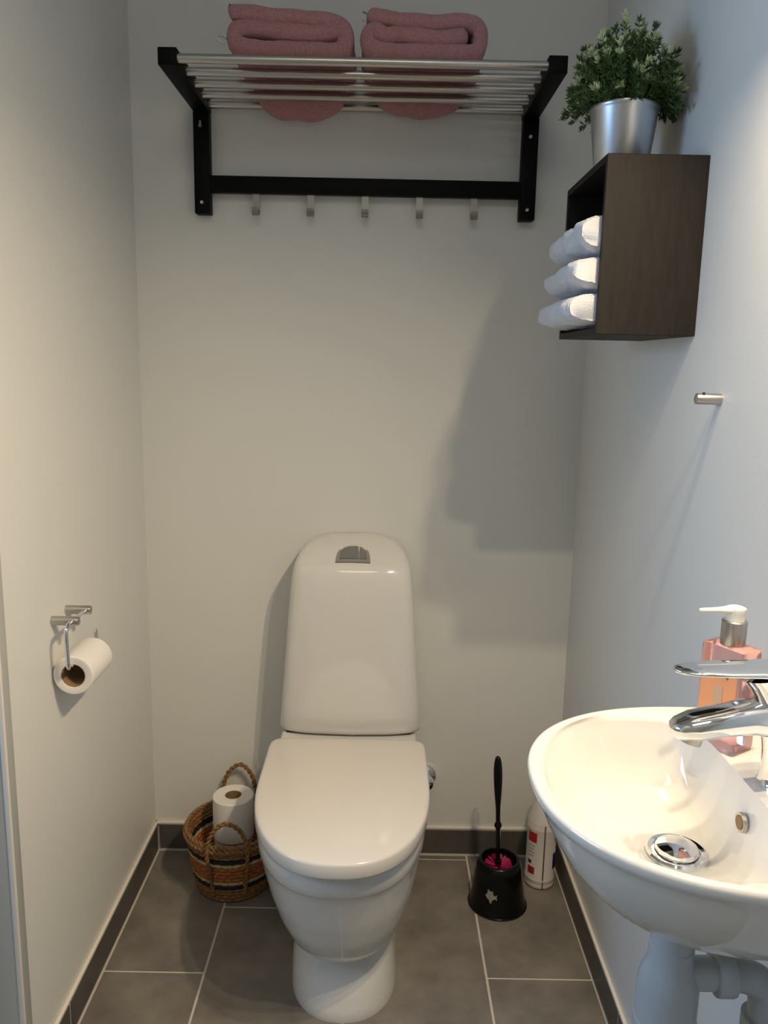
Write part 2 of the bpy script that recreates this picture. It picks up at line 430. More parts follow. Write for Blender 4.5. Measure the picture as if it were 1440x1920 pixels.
g = G(); dplate(g, 0.0325, -0.121, -0.078, 0.001, 0.0045, 0.46, 1); g.put('flush_button', M['greybutton'], fr, smooth=False)

# chrome water valve escutcheon on the back wall
v = thing('stop_valve', 'round chrome stop valve on the back wall right of the toilet', 'valve', (0.700, 0, 0.222))
G().lathe([(0.030, 0.0), (0.030, -0.006), (0.026, -0.012), (0.016, -0.017), (0.012, -0.018)], (0.696, 0, 0.222), 40, 'y').put('flange', M['chrome'], v)
G().lathe([(0.011, -0.015), (0.011, -0.030), (0.019, -0.032), (0.021, -0.040), (0.018, -0.050), (0.008, -0.054)], (0.696, 0, 0.222), 40, 'y').put('knob', M['chrome'], v)

# ------------------------------------------------------------ washbasin
basin = thing('washbasin', 'white wall-hung washbasin with rounded front on the right wall', 'sink', (W, -1.12, 0.70))
BY = -1.122
def outer(z, s, cx=0.96, fy=BY, n=96):
    out = []
    C = Vector((0.935, BY+0.01))
    for k in range(n):
        a = 2*PI*k/n; c, q = math.cos(a), math.sin(a)
        if c < 0: e = 2.25; x = 0.96+0.226*sgnpow(c, 2/e)
        else: e = 9.0; x = 0.96+0.0795*sgnpow(c, 2/e)
        y = BY+0.1905*sgnpow(q, 2/e)
        if c < 0: pass
        x2 = C.x+(x-C.x)*s; y2 = C.y+(y-C.y)*s
        if c >= 0 and s > 0.75: x2 = x
        out.append((x2, y2, z))
    return out
def inner(z, t, n=96):
    """t=1 at the lip of the basin, towards 0 at the drain"""
    out = []; D = Vector((0.905, -1.097))
    C = D.lerp(Vector((0.865, BY)), t)
    for k in range(n):
        a = 2*PI*k/n; c, q = math.cos(a), math.sin(a)
        e = 2.0
        ax = 0.113 if c < 0 else 0.100
        ec = e if c < 0 else e+3.2*t
        R = 0.030
        out.append((C.x+(R+(ax-R)*t)*sgnpow(c, 2/ec), C.y+(R+(0.161-R)*t)*sgnpow(q, 2/ec), z))
    return out
rings = [outer(0.683, 0.10), outer(0.684, 0.26), outer(0.691, 0.42), outer(0.704, 0.56), outer(0.722, 0.68), outer(0.742, 0.775), outer(0.762, 0.845), outer(0.785, 0.905), outer(0.803, 0.945), outer(0.812, 0.962),
         outer(0.816, 0.975), outer(0.820, 0.990), outer(0.824, 0.998), outer(0.828, 0.9985), outer(0.8315, 0.990), outer(0.8325, 0.975), outer(0.832, 0.955)]
def mixr(a, b, w_, z): return [(p[0]+(q[0]-p[0])*w_, p[1]+(q[1]-p[1])*w_, z) for p, q in zip(a, b)]
O_, I_ = outer(0.832, 0.955), inner(0.828, 1.0)
rings += [mixr(O_, I_, 0.45, 0.8310), mixr(O_, I_, 0.8, 0.8290), inner(0.8265, 0.998), inner(0.823, 0.99), inner(0.812, 0.945), inner(0.795, 0.885), inner(0.778, 0.81), inner(0.762, 0.70), inner(0.750, 0.56), inner(0.742, 0.40), inner(0.737, 0.25), inner(0.733, 0.12), inner(0.731, 0.04), inner(0.729, 0.0)]
G().loft(rings).put('bowl', M['porcelain'], basin, sharp=75)
# overflow hole in the back slope
G().lathe([(0.0105, 0.0), (0.0105, 0.004)], (0.9545, -1.130, 0.790), 28, 'x').put('overflow_rim', M['steel'], basin)
G().lathe([(0.0075, -0.0004), (0.0075, 0.003)], (0.9540, -1.130, 0.790), 28, 'x').put('overflow_hole', M['card'], basin)
# pop-up drain plug
dr = G().lathe([(0.033, -0.001), (0.0335, 0.0025), (0.031, 0.0045), (0.027, 0.0035), (0.0265, 0.001)], (0.905, -1.097, 0.731), 48).put('drain', M['chrome'], basin)
G().lathe([(0.0235, 0.0), (0.0240, 0.006), (0.022, 0.009), (0.012, 0.0115), (0.002, 0.012)], (0.905, -1.097, 0.731), 48).put('plug', M['chrome'], dr)

# faucet
fx, fy = 1.000, -1.122
fau = thing('faucet', 'chrome single-lever basin tap on the washbasin', 'faucet', (fx, fy, 0.8285))
def ellring(c, t, up, rw, rh, n=32, e=2.4):
    t = Vector(t).normalized(); up = Vector(up); up = (up-t*up.dot(t)).normalized(); sd = t.cross(up)
    return [Vector(c)+sd*rw*sgnpow(math.cos(2*PI*k/n), 2/e)+up*rh*sgnpow(math.sin(2*PI*k/n), 2/e) for k in range(n)]
G().lathe([(0.026, 0.0), (0.0265, 0.004), (0.025, 0.006), (0.0235, 0.020), (0.0238, 0.038), (0.0258, 0.050), (0.0285, 0.062), (0.0290, 0.072), (0.0265, 0.082), (0.018, 0.087)], (fx, fy, 0.8285), 48).put('body', M['chrome'], fau)
sp = [((fx+0.008, fy, 0.900), (-1, 0, 0.08), 0.0205, 0.0240), ((fx-0.020, fy, 0.9055), (-1, 0, 0.02), 0.0210, 0.0200), ((fx-0.045, fy, 0.9055), (-1, 0, -0.12), 0.0210, 0.0165), ((fx-0.072, fy, 0.9005), (-1, 0, -0.18), 0.0205, 0.0140),
      ((fx-0.100, fy, 0.8945), (-1, 0, -0.22), 0.0195, 0.0135), ((fx-0.115, fy, 0.8910), (-1, 0, -0.25), 0.0160, 0.0102), ((fx-0.1215, fy, 0.8895), (-1, 0, -0.25), 0.0110, 0.0075), ((fx-0.1240, fy, 0.889), (-1, 0, -0.25), 0.004, 0.003)]
G().loft([ellring(c, t, (0, 0, 1), rw, rh, 40, 2.8) for c, t, rw, rh in sp]).put('spout', M['chrome'], fau, sharp=70)
g = G().tube([(fx-0.100, fy, 0.888), (fx-0.103, fy, 0.8765)], [0.0125, 0.0118], 28); g.put('aerator', M['steel'], fau)
# lever: neck rising out of the body, then a long flat paddle over the spout
lv = [((fx-0.004, fy, 0.914), (0, 0, 1), 0.0205, 0.0300), ((fx-0.010, fy, 0.924), (-0.1, 0, 1), 0.0190, 0.0275), ((fx-0.018, fy, 0.934), (-0.15, 0, 1), 0.0172, 0.0240), ((fx-0.024, fy, 0.944), (-0.2, 0, 1), 0.0175, 0.0250), ((fx-0.028, fy, 0.952), (-0.2, 0, 1), 0.0190, 0.0290)]
g = G().loft([ellring(c, t, (1, 0, 0), rw, rh, 36, 2.4) for c, t, rw, rh in lv])
pd = [(0.024, 0.008, 0.004), (0.022, 0.016, 0.006), (0.012, 0.0215, 0.0070), (-0.01, 0.0235, 0.0068), (-0.04, 0.0230, 0.0055), (-0.075, 0.0215, 0.0045), (-0.105, 0.0180, 0.0038), (-0.118, 0.0125, 0.0032), (-0.1245, 0.006, 0.0025), (-0.126, 0.002, 0.001)]
g.loft([ellring((fx+dx, fy, 0.9555-0.0035*(dx+0.126)/0.15*-1 - 0.0), (-1, 0, 0.02), (0, 0, 1), rw, rh, 40, 2.3) for dx, rw, rh in pd])
g.put('lever', M['chrome'], fau, sharp=70)

# soap dispenser
soap = thing('soap_dispenser', 'pink translucent soap bottle with cream pump behind the tap', 'soap bottle', (0.975, -1.031, 0.829))
Lc, Nc = Vector((0.946, -1.013)), Vector((0.973, -1.062)); e1 = (Nc-Lc).normalized(); wv = 0.034*Vector((-e1.y, e1.x))
if wv.x < 0: wv = -wv
def soapring(ins, z):
    cs = [Lc, Nc, Nc+wv, Lc+wv]; C = sum(cs, Vector((0, 0)))/4; out = []
    # rounded corners
    for i in range(4):
        p = C+(cs[i]-C)*(1-ins); a = C+(cs[i-1]-C)*(1-ins); b = C+(cs[(i+1) % 4]-C)*(1-ins); r = 0.004
        pa = p+(a-p).normalized()*r; pb = p+(b-p).normalized()*r
        for t in (0, .33, .66, 1):
            q = (1-t)**2*pa+2*t*(1-t)*p+t*t*pb; out.append((q.x, q.y, z))
    return out
body = G().loft([soapring(0.06, 0.8325), soapring(0.0, 0.835), soapring(0.0, 0.946), soapring(0.05, 0.950), soapring(0.4, 0.952)]).put('bottle', M['soappink'], soap)
# label on the long side facing the room
nrm = -wv.normalized()
def lab(g, u0, u1, z0, z1, lift, mi=0, tri=False):
    o = Vector((nrm.x, nrm.y))*lift; A = Lc+e1*u0*(Nc-Lc).length+o; B = Lc+e1*u1*(Nc-Lc).length+o
    T = Vector((nrm.x, nrm.y))*0.0005
    v = [(A.x, A.y, z0), (B.x, B.y, z0), (B.x, B.y, z1), (A.x, A.y, z1), (A.x+T.x, A.y+T.y, z0), (B.x+T.x, B.y+T.y, z0), (B.x+T.x, B.y+T.y, z1), (A.x+T.x, A.y+T.y, z1)]
    if tri: v[0] = (B.x, B.y, z0); v[4] = (B.x+T.x, B.y+T.y, z0)
    g.add(v, [(0, 1, 2, 3), (4, 7, 6, 5), (0, 4, 5, 1), (1, 5, 6, 2), (2, 6, 7, 3), (3, 7, 4, 0)], mi)
g = G(); lab(g, 0.08, 0.92, 0.862, 0.925, 0.0003, 0); lab(g, 0.40, 0.72, 0.915, 0.925, 0.0009, 1, True); lab(g, 0.42, 0.62, 0.876, 0.905, 0.0009, 2)
g.put('label', [M['labelorange'], M['labeldark'], M['labelgrey']], body, smooth=False)
cx_, cy_ = (Lc+Nc+wv+Lc+wv+Nc).x/4, (Lc+Nc+wv+Lc+wv+Nc).y/4
G().lathe([(0.0135, 0.0), (0.0138, 0.001), (0.0138, 0.028), (0.0128, 0.029), (0.010, 0.029)], (cx_, cy_, 0.951), 40).put('collar', M['steel'], soap)
g = G().lathe([(0.0105, 0.0), (0.0105, 0.010), (0.0112, 0.013), (0.0108, 0.0155), (0.007, 0.017)], (cx_, cy_, 0.979), 36)
nz = [(0.004, 0.009, 0.0035), (-0.010, 0.0075, 0.0032), (-0.022, 0.0042, 0.0026), (-0.040, 0.0030, 0.0022), (-0.044, 0.0026, 0.0018)]
g.loft([ellring((cx_+dx, cy_-0.006*(dx/0.044)*-1, 0.9925), (-1, 0, 0), (0, 0, 1), rw, rh, 24) for dx, rw, rh in nz])
g.put('pump', M['pumpwhite'], soap)

# bottle trap and waste pipe under the basin
tp = thing('bottle_trap', 'grey-white plastic bottle trap and waste pipe below the washbasin', 'pipe', (0.905, -1.105, 0.40))
tx, ty = 0.905, -1.108
G().lathe([(0.0235, 0.69), (0.0235, 0.628), (0.0245, 0.627), (0.0245, 0.607), (0.0265, 0.602), (0.0315, 0.588), (0.0335, 0.578), (0.0335, 0.534), (0.0352, 0.532), (0.0352, 0.522), (0.0335, 0.520), (0.0335, 0.47), (0.030, 0.44), (0.020, 0.425)], (tx, ty, 0), 48).put('trap_body', M['trap'], tp)
path = smooth_path([(tx+0.02, ty, 0.590), (tx+0.055, ty, 0.590), (tx+0.085, ty, 0.588), (tx+0.104, ty, 0.578), (tx+0.112, ty, 0.555), (tx+0.112, ty, 0.52), (tx+0.112, ty, 0.44), (tx+0.112, ty, 0.30)], 6)
G().tube(path, 0.0185, 28).put('waste_pipe', M['trap'], tp)
G().lathe([(0.0195, 0.0), (0.0245, 0.001), (0.0250, 0.004), (0.0250, 0.017), (0.0240, 0.020), (0.0195, 0.021)], (tx+0.050, ty, 0.590), 40, 'x').put('coupling_nut', M['trap'], tp)
G().lathe([(0.0195, 0.0), (0.0235, 0.001), (0.0235, -0.022), (0.0225, -0.025), (0.0225, -0.2), (0.019, -0.2)], (tx+0.112, ty, 0.535), 40).put('pipe_socket', M['trap'], tp)

# ------------------------------------------------------------ coat rack
rk = thing('hat_rack', 'black wall hat rack with five steel rods and five hooks on the back wall', 'rack', (0.52, 0, 1.60))
for x0 in (0.1420, 0.8630):
    G().box((x0, -0.300, 1.7915), (x0+0.0355, -0.0, 1.8225), 0, 0.002).put('side_arm', M['black'], rk)
    post = G().box((x0+0.001, -0.032, 1.578), (x0+0.0355, -0.002, 1.7912), 0, 0.0025).put('post', M['black'], rk)
    for zz in ((1.600, 1.752) if x0 > 0.5 else (1.602,)):
        G().lathe([(0.0040, 0.0), (0.0040, -0.001), (0.003, -0.0020), (0.001, -0.0012)], (x0+0.0175, -0.032, zz), 20, 'y').put('screw', M['steel'], post)
    if x0 < 0.5:
        G().tube([(x0+0.0175, -0.0322, 1.771), (x0+0.0175, -0.0322, 1.762), (x0+0.0165, -0.0322, 1.757)], [0.0022, 0.0032, 0.004], 16).put('screw', M['steel'], post)
G().box((0.1775, -0.032, 1.6235), (0.8635, -0.012, 1.6590), 0, 0.002).put('crossbar', M['black'], rk)
for y in (-0.290, -0.2225, -0.155, -0.0875, -0.0200):
    G().lathe([(0.0083, 0.0), (0.0083, 0.688)], (0.1765, y, 1.8065), 28, 'x').put('rod', M['steel'], rk)
for x in (0.279, 0.400, 0.521, 0.642, 0.763):
    # flat strip curling forward
    pts = [(-0.022, 1.630), (-0.022, 1.600), (-0.023, 1.588), (-0.028, 1.580), (-0.036, 1.5785), (-0.043, 1.583), (-0.045, 1.592)]
    pp = smooth_path([(0, a, b) for a, b in pts], 5)
    rings = []
    for i, p in enumerate(pp):
        t = (pp[min(i+1, len(pp)-1)]-pp[max(i-1, 0)]).normalized(); nn = Vector((0, -t.z, t.y))*0.0022
        rings.append([(x-0.0075, p.y+nn.y, p.z+nn.z), (x+0.0075, p.y+nn.y, p.z+nn.z), (x+0.0075, p.y-nn.y, p.z-nn.z), (x-0.0075, p.y-nn.y, p.z-nn.z)])
    G().loft(rings).put('hook', M['darksteel'], rk, sharp=50)

# ------------------------------------------------------------ pink towels on the rack
def towel(xc, hw, seed, label, drop, loose):
    zb, H0 = 1.8212, 0.078
    rr = random.Random(seed)
    th = 0.0145                                  # half thickness of one folded layer
    # centre line of the folded strip in the x-z plane, seen from the front
    if loose == 0:
        cl = [(0.78, 0.60), (0.30, 0.52), (-0.30, 0.60), (-0.72, 0.62), (-0.86, 0.50), (-0.80, 0.28), (-0.50, 0.165), (0.0, 0.175), (0.45, 0.15), (0.78, 0.17), (0.89, 0.34), (0.86, 0.66), (0.62, 0.80), (0.15, 0.84), (-0.40, 0.90), (-0.84, 0.95)]
    else:
        cl = [(-0.45, 0.50), (0.0, 0.56), (0.45, 0.54), (0.74, 0.62), (0.80, 0.44), (0.55, 0.20), (0.0, 0.17), (-0.50, 0.20), (-0.80, 0.24), (-0.90, 0.50), (-0.80, 0.70), (-0.30, 0.73), (0.30, 0.74), (0.70, 0.86), (0.20, 0.88), (-0.75, 0.96)]
        cl = [(0.60, 0.50), (0.10, 0.47), (-0.40, 0.55), (-0.62, 0.50), (-0.80, 0.62), (-0.89, 0.42), (-0.70, 0.20), (-0.2, 0.165), (0.40, 0.16), (0.80, 0.20), (0.90, 0.46), (0.84, 0.76), (0.60, 0.84), (0.10, 0.80), (-0.40, 0.84), (-0.82, 0.92)]
    P = smooth_path([(a*hw, 0, b*H0) for a, b in cl], 7)
    n = len(P); ys = [-0.278+0.242*i/40 for i in range(41)]
    def section(grow):
        L, R_ = [], []
        for i, p in enumerate(P):
            t = (P[min(i+1, n-1)]-P[max(i-1, 0)]).normalized(); nn = Vector((-t.z, 0, t.x))
            h = th*grow
            L.append(p+nn*h); R_.append(p-nn*h)
        t = (P[-1]-P[-2]).normalized(); nn = Vector((-t.z, 0, t.x)); cap1 = [P[-1]+t*th*0.8*grow*math.sin(a)+nn*th*grow*math.cos(a) for a in (0.5, 1.05, 1.57, 2.1, 2.6)]
        t = (P[0]-P[1]).normalized(); nn = Vector((-t.z, 0, t.x)); cap0 = [P[0]+t*th*0.8*grow*math.sin(a)+nn*th*grow*math.cos(a) for a in (0.5, 1.05, 1.57, 2.1, 2.6)]
        return L+cap1+R_[::-1]+cap0
    rings = []
    for k, y in enumerate(ys):
        grow = 1.0
        if k == 0: grow = 0.70
        elif k == 1: grow = 0.92
        elif k == len(ys)-1: grow = 0.72
        elif k == len(ys)-2: grow = 0.93
        ring = []
        for p in section(grow):
            q = Vector((xc+p.x, y, zb+p.z))
            if k == 0: q.y -= 0.0
            d = noise.noise_vector(Vector((q.x*22+seed*7, q.y*22, q.z*22)))
            d2 = noise.noise_vector(Vector((q.x*260+seed, q.y*260, q.z*260)))
            q += d*0.0036 + d2*0.0007
            # sag between the rods and droop behind the last one
            lowf = max(0.0, 1-p.z/(H0*0.75))
            if y > -0.073:
                s_ = min(1, (y+0.073)/0.012); q.z -= drop*s_*lowf*max(0, 1-(p.x/(hw*0.86))**2)**0.5
            else:
                rod = abs(((y+0.290+0.03375) % 0.0675)-0.03375)
                q.z -= lowf*0.0080*max(0, min(1, (rod-0.011)/0.018))
            q.x = xc+(q.x-xc)*(1-0.04*max(0, (y+0.10)/0.1))
            ring.append(q)
        rings.append(ring)
    o = G()
    o.loft(rings, False, False)
    # end caps: strip quads joining the two faces of the layer
    m_ = len(rings[0])
    for ri, fl in ((0, False), (len(rings)-1, True)):
        base = ri*m_
        # L indices 0..n-1 ; R reversed start at n+5
        for i in range(n-1):
            a, b = base+i, base+i+1
            c, d_ = base+n+5+(n-1-(i+1)), base+n+5+(n-1-i)
            o.f.append((a, b, c, d_)); o.m.append(0)
        o.f.append((base+n-1,)+tuple(base+n+j for j in range(5))+(base+n+5,)); o.m.append(0)
        o.f.append((base+n+5+n-1,)+tuple(base+n+5+n+j for j in range(5))+(base,)); o.m.append(0)
    t = thing('folded_towel', label, 'towel', (xc, -0.14, zb), 'pink towels folded on the rack')
    ob = o.put('cloth', M['pink'], t, sharp=80)
    return t
tA = towel(0.3800, 0.119, 3, 'pink folded towel on the rack, left one, white tags sticking out', 0.052, 0)
tB = towel(0.6330, 0.117, 8, 'pink folded towel on the rack, the right one nearer the plant', 0.040, 1)
def ttag(parent, p, w, h, ang):
    g = G(); c, s_ = math.cos(ang), math.sin(ang)
    pts = smooth_path([(0, 0, 0), (w*0.1, -0.003, h*0.5), (w*0.55, -0.002, h), (w, 0.002, h*0.6), (w*0.9, 0.006, 0)], 5)
    rings = []
    for q in pts:
        x = q.x*c-q.z*s_; z = q.x*s_+q.z*c
        rings.append([(p[0]+x, p[1]+q.y-0.005, p[2]+z), (p[0]+x+0.001, p[1]+q.y-0.005, p[2]+z+0.001), (p[0]+x+0.001, p[1]+q.y+0.005, p[2]+z+0.001), (p[0]+x, p[1]+q.y+0.005, p[2]+z)])
    g.loft(rings); g.put('tag', M['tag'], parent, label='white hanging loop')
ttag(tA, (0.258, -0.262, 1.842), 0.013, 0.016, 1.3)
ttag(tA, (0.268, -0.262, 1.893), 0.012, 0.015, 0.3)
ttag(tB, (0.519, -0.262, 1.886), 0.013, 0.014, 0.6)
ttag(tB, (0.538, -0.262, 1.888), 0.009, 0.013, 0.1)

# ------------------------------------------------------------ box shelf on the right wall
bx = thing('box_shelf', 'dark brown wooden box shelf on the right wall', 'shelf', (0.965, -0.53, 1.308))
X0, X1, Y0, Y1, Z0, Z1, T = 0.890, W, -0.660, -0.400, 1.308, 1.566, 0.010
G().box((X0, Y0, Z0), (X1, Y0+T, Z1), 0, 0.0008, 1).put('side_panel', M['wood'], bx, smooth=False)
G().box((X0, Y1-T, Z0), (X1, Y1, Z1), 0, 0.0008, 1).put('side_panel', M['wood'], bx, smooth=False)
G().box((X0, Y0+T, Z1-T), (X1, Y1-T, Z1), 0, 0.0005, 1).put('top_panel', M['wood'], bx, smooth=False)
G().box((X0, Y0+T, Z0), (X1, Y1-T, Z0+T), 0, 0.0005, 1).put('bottom_panel', M['wood'], bx, smooth=False)
G().box((X1-0.006, Y0+T, Z0+T), (X1, Y1-T, Z1-T)).put('back_panel', M['black'], bx, smooth=False)

# white towels lying in the box, folded edge outwards
def wtowel(z0, z1, xf, seed, label, tilt):
    n = 84; rings = []; ny = 80
    ya, yb = -0.646, -0.412
    zc, hz = (z0+z1)/2, (z1-z0)/2
    for k in range(ny+1):
        t = k/ny; y = ya+(yb-ya)*t
        e = min(t, 1-t)*34
        s_ = 0.82 if e < 0.5 else (0.94 if e < 1.5 else (0.98 if e < 2.5 else 1.0))
        ring = []
        for j in range(n):
            a = 2*PI*j/n; c, q = math.cos(a), math.sin(a)
            x = (xf+1.028)/2+(1.028-xf)/2*sgnpow(c, 0.42 if c > 0 else 0.62)*(1 if s_ > .9 else 0.965+0.035*(s_-.62)/.38)
            z = zc+hz*s_*sgnpow(q, 0.62)
            if c < 0 and x < 0.905: z += tilt*(0.905-x)
            P = Vector((x, y, z))
            d = noise.noise_vector(Vector((x*30+seed*5, y*18, z*30)))
            d2 = noise.noise_vector(Vector((x*190, y*190, z*190+seed)))
            P += Vector((d.x*0.008 if x < 0.90 else 0, 0, d.z*0.0034))+d2*0.0017
            if P.x < 0.90: P.z -= 0.0018*math.exp(-((q)/0.10)**2)*0
            ring.append(P)
        rings.append(ring)
    g = G().loft(rings)
    o = g.put('folded_towel', M['whitecloth'], None, origin=((xf+1.02)/2, -0.53, z0), sharp=80)
    return tag(o, label, 'towel', 'white towels in the box shelf')
wtowel(1.3235, 1.3715, 0.850, 1, 'white folded towel in the box shelf, lowest of three', 0.0)
wtowel(1.3755, 1.4245, 0.854, 2, 'white folded towel in the box shelf, middle of three', 0.05)
wtowel(1.4285, 1.483, 0.862, 3, 'white folded towel in the box shelf, topmost of three', 0.12)

# ------------------------------------------------------------ potted plant
pc = (0.948, -0.520)
pl = thing('potted_plant', 'bushy green artificial plant in a zinc pot on the box shelf', 'plant', (pc[0], pc[1], 1.566))
G().lathe([(0.001, 0.0), (0.0400, 0.0), (0.0415, 0.002), (0.0530, 0.093), (0.0545, 0.096), (0.0555, 0.0985), (0.0550, 0.101), (0.0530, 0.1015), (0.0515, 0.099), (0.0505, 0.085), (0.001, 0.085)], (pc[0], pc[1], 1.5665), 64, cap0=False, cap1=False).put('pot', M['pot'], pl)
rr = random.Random(11)
gs, gl, gp_ = G(), G(), G()
def leaf(g, p, d, L, wd):
    d = d.normalized(); s_ = d.cross(Vector((rr.uniform(-1, 1), rr.uniform(-1, 1), rr.uniform(-1, 1)))).normalized(); nn = d.cross(s_)*wd*0.35
    q = [p, p+d*L*0.45+s_*wd+nn, p+d*L, p+d*L*0.45-s_*wd+nn, p+d*L*0.5-nn*0.3]
    for v_ in q: v_.x = min(v_.x, W-0.003)
    g.add(q, [(0, 1, 4), (1, 2, 4), (2, 3, 4), (3, 0, 4)])
for k in range(190):
    a = rr.uniform(0, 2*PI); el = math.asin(rr.uniform(-0.12, 1.0)); 
    base = Vector((pc[0]+0.034*math.cos(a)*math.cos(el), pc[1]+0.034*math.sin(a)*math.cos(el), 1.655+rr.uniform(0, 0.012)))
    rad = rr.uniform(0.80, 1.02) if k > 30 else rr.uniform(0.45, 0.8)
    tip = Vector((pc[0]+0.094*rad*math.cos(a)*math.cos(el), pc[1]+0.090*rad*math.sin(a)*math.cos(el), 1.668+0.128*rad*math.sin(el)))
    if a < 1.2 or a > 5.0: tip.x = min(tip.x, 1.028)
    if tip.z < 1.66: tip.z = 1.652+rr.uniform(0, .01)
    mid = (base+tip)/2+Vector((0, 0, 0.014*math.cos(el)))
    pts = smooth_path([base, mid, tip], 6)
    gs.tube(pts, 0.0007, 4, cap=False)
    D = (tip-base).normalized()
    pale = rr.random() < 0.5 and el > 0.05
    for i in range(4, len(pts)):
        for q in range(4):
            aa = rr.uniform(0, 2*PI); o1 = D.orthogonal().normalized(); o2 = D.cross(o1)
            dd = D*rr.uniform(0.4, 1.0)+(o1*math.cos(aa)+o2*math.sin(aa))*0.9
            leaf(gp_ if pale and i >= len(pts)-2 and q < 3 else gl, pts[i].copy(), dd, rr.uniform(0.008, 0.014), 0.0019)
    for q in range(9):
        aa = rr.uniform(0, 2*PI); o1 = D.orthogonal().normalized(); o2 = D.cross(o1)
        dd = D*1.2+(o1*math.cos(aa)+o2*math.sin(aa))*rr.uniform(0.1, 0.9)
        leaf(gp_ if pale else gl, tip.copy(), dd, rr.uniform(0.008, 0.014), 0.0024 if pale else 0.0020)
gs.put('stems', M['stem'], pl)
gl.put('foliage', M['green'], pl, smooth=False)
gp_.put('pale_tips', M['pale'], pl, smooth=False, label='pale cream-green leaf tips')

# ------------------------------------------------------------ wall peg on the right wall
g = G().lathe([(0.0078, 0.0), (0.0078, -0.033), (0.0072, -0.0345), (0.0065, -0.0348)], (W, -0.776, 1.2185), 32, 'x')
pg = thing('towel_peg', 'short steel peg on the right wall above the washbasin', 'hook', (W, -0.776, 1.2185))
g.put('pin', M['steel'], pg)
G().lathe([(0.0018, -0.0002), (0.0018, 0.003)], (W-0.026, -0.7805, 1.2248-0.0), 14, 'z').put('hole', M['darkgap'], pg)

# ------------------------------------------------------------ toilet roll holder and roll
hd = thing('toilet_roll_holder', 'steel wire toilet roll holder on the left wall', 'holder', (0, -0.53, 0.806))
for y, L in ((-0.563, 0.047), (-0.499, 0.045)):
    G().lathe([(0.0082, 0.0), (0.0082, L-0.0015), (0.0075, L), (0.001, L)], (0, y, 0.806), 32, 'x').put('post', M['steel'], hd)
wx = 0.036
RC = (0.0375, 0.7105)
wire = smooth_path([(wx, -0.495, 0.8055), (wx, -0.53, 0.8058), (wx, -0.575, 0.806), (wx, -0.588, 0.803), (wx, -0.594, 0.795), (wx, -0.594, 0.776), (wx+0.001, -0.594, 0.745), (wx+0.001, -0.593, 0.733), (wx+0.001, -0.586, 0.7285), (wx+0.001, -0.575, 0.728), (wx+0.001, -0.52, 0.728), (wx+0.001, -0.475, 0.728), (wx+0.001, -0.463, 0.7295), (wx+0.001, -0.459, 0.738), (wx+0.001, -0.459, 0.756)], 6)
G().tube(wire, 0.0038, 16).put('wire', M['chrome'], hd)
def roll(name, label, c, r, core, L, axis, group=None):
    t = thing(name, label, 'toilet roll', c if axis == 'z' else (c[0], c[1], c[2]))
    G().lathe([(core, 0.0), (core+0.001, -0.0005), (r-0.002, 0.0), (r, 0.002), (r, L-0.002), (r-0.002, L), (core+0.001, L+0.0005), (core, L), (core, 0.0)], c, 56, axis, cap0=False, cap1=False).put('paper', M['paper'], t)
    G().lathe([(core, 0.001), (core-0.0012, 0.001), (core-0.0012, L-0.001), (core, L-0.001)], c, 40, axis, cap0=False, cap1=False).put('core', M['card'], t)
    return t
roll('toilet_roll', 'toilet roll hanging on the wire holder on the left wall', (RC[0], -0.577, RC[1]), 0.0355, 0.0212, 0.100, 'y')

# ------------------------------------------------------------ basket with spare rolls
bc = (0.226, -0.1245)
bk = thing('seagrass_basket', 'round woven basket with black and orange stripes left of the toilet', 'basket', (bc[0], bc[1], 0))
prof_o, prof_i = [], []
rows = 15
def brad(z): return 0.086+0.027*(z/0.15)**0.8
for i in range(rows):
    z0 = 0.15*i/rows; dz = 0.15/rows
    for t in (0.02, 0.25, 0.5, 0.75, 0.98):
        prof_o.append((brad(z0+dz*t)+0.0030*math.sin(PI*t), z0+dz*t))
for i in reversed(range(rows)):
    z0 = 0.15*i/rows; dz = 0.15/rows
    if z0 < 0.008: continue
    for t in (0.98, 0.5, 0.02): prof_i.append((brad(z0+dz*t)-0.009-0.002*math.sin(PI*t), z0+dz*t))
prof = [(0.001, 0.0), (0.08, 0.0)]+prof_o+[(brad(.15)-0.001, 0.1535), (brad(.15)-0.006, 0.1535)]+prof_i+[(0.07, 0.010), (0.001, 0.010)]
nk = 128; rings = []
for r, z in prof:
    ring = []
    for k in range(nk):
        a = 2*PI*k/nk; w_ = 1+(0.010*math.sin(32*a+(z*100 // 1 % 2)*PI) if 0.085 < r and 0.004 < z else 0)
        ring.append((bc[0]+r*w_*math.cos(a), min(-0.009, bc[1]+r*w_*math.sin(a)), 0.0005+z))
    rings.append(ring)
G().loft(rings, False, False).put('body', M['basket'], bk)
def rope(pts, r, name):
    """two twisted strands"""
    P = smooth_path(pts, 14); g = G()
    for ph in (0, PI):
        Q = []; up = None; s_ = 0
        for i, p in enumerate(P):
            t = (P[min(i+1, len(P)-1)]-P[max(i-1, 0)]).normalized()
            if up is None: up = t.orthogonal().normalized()
            up = (up-t*up.dot(t)).normalized(); sd = t.cross(up)
            if i: s_ += (p-P[i-1]).length
            a = ph+s_/0.0105*PI*0.75
            Q.append(p+(up*math.cos(a)+sd*math.sin(a))*r*0.5)
        g.tube(Q, r*0.62, 8)
    return g.put(name, M['rope'], bk)
def pt(a, r, z): return (bc[0]+r*math.cos(a), bc[1]+r*math.sin(a), z)
a0 = -PI/2
fa, fb_ = a0-0.34, a0+0.44
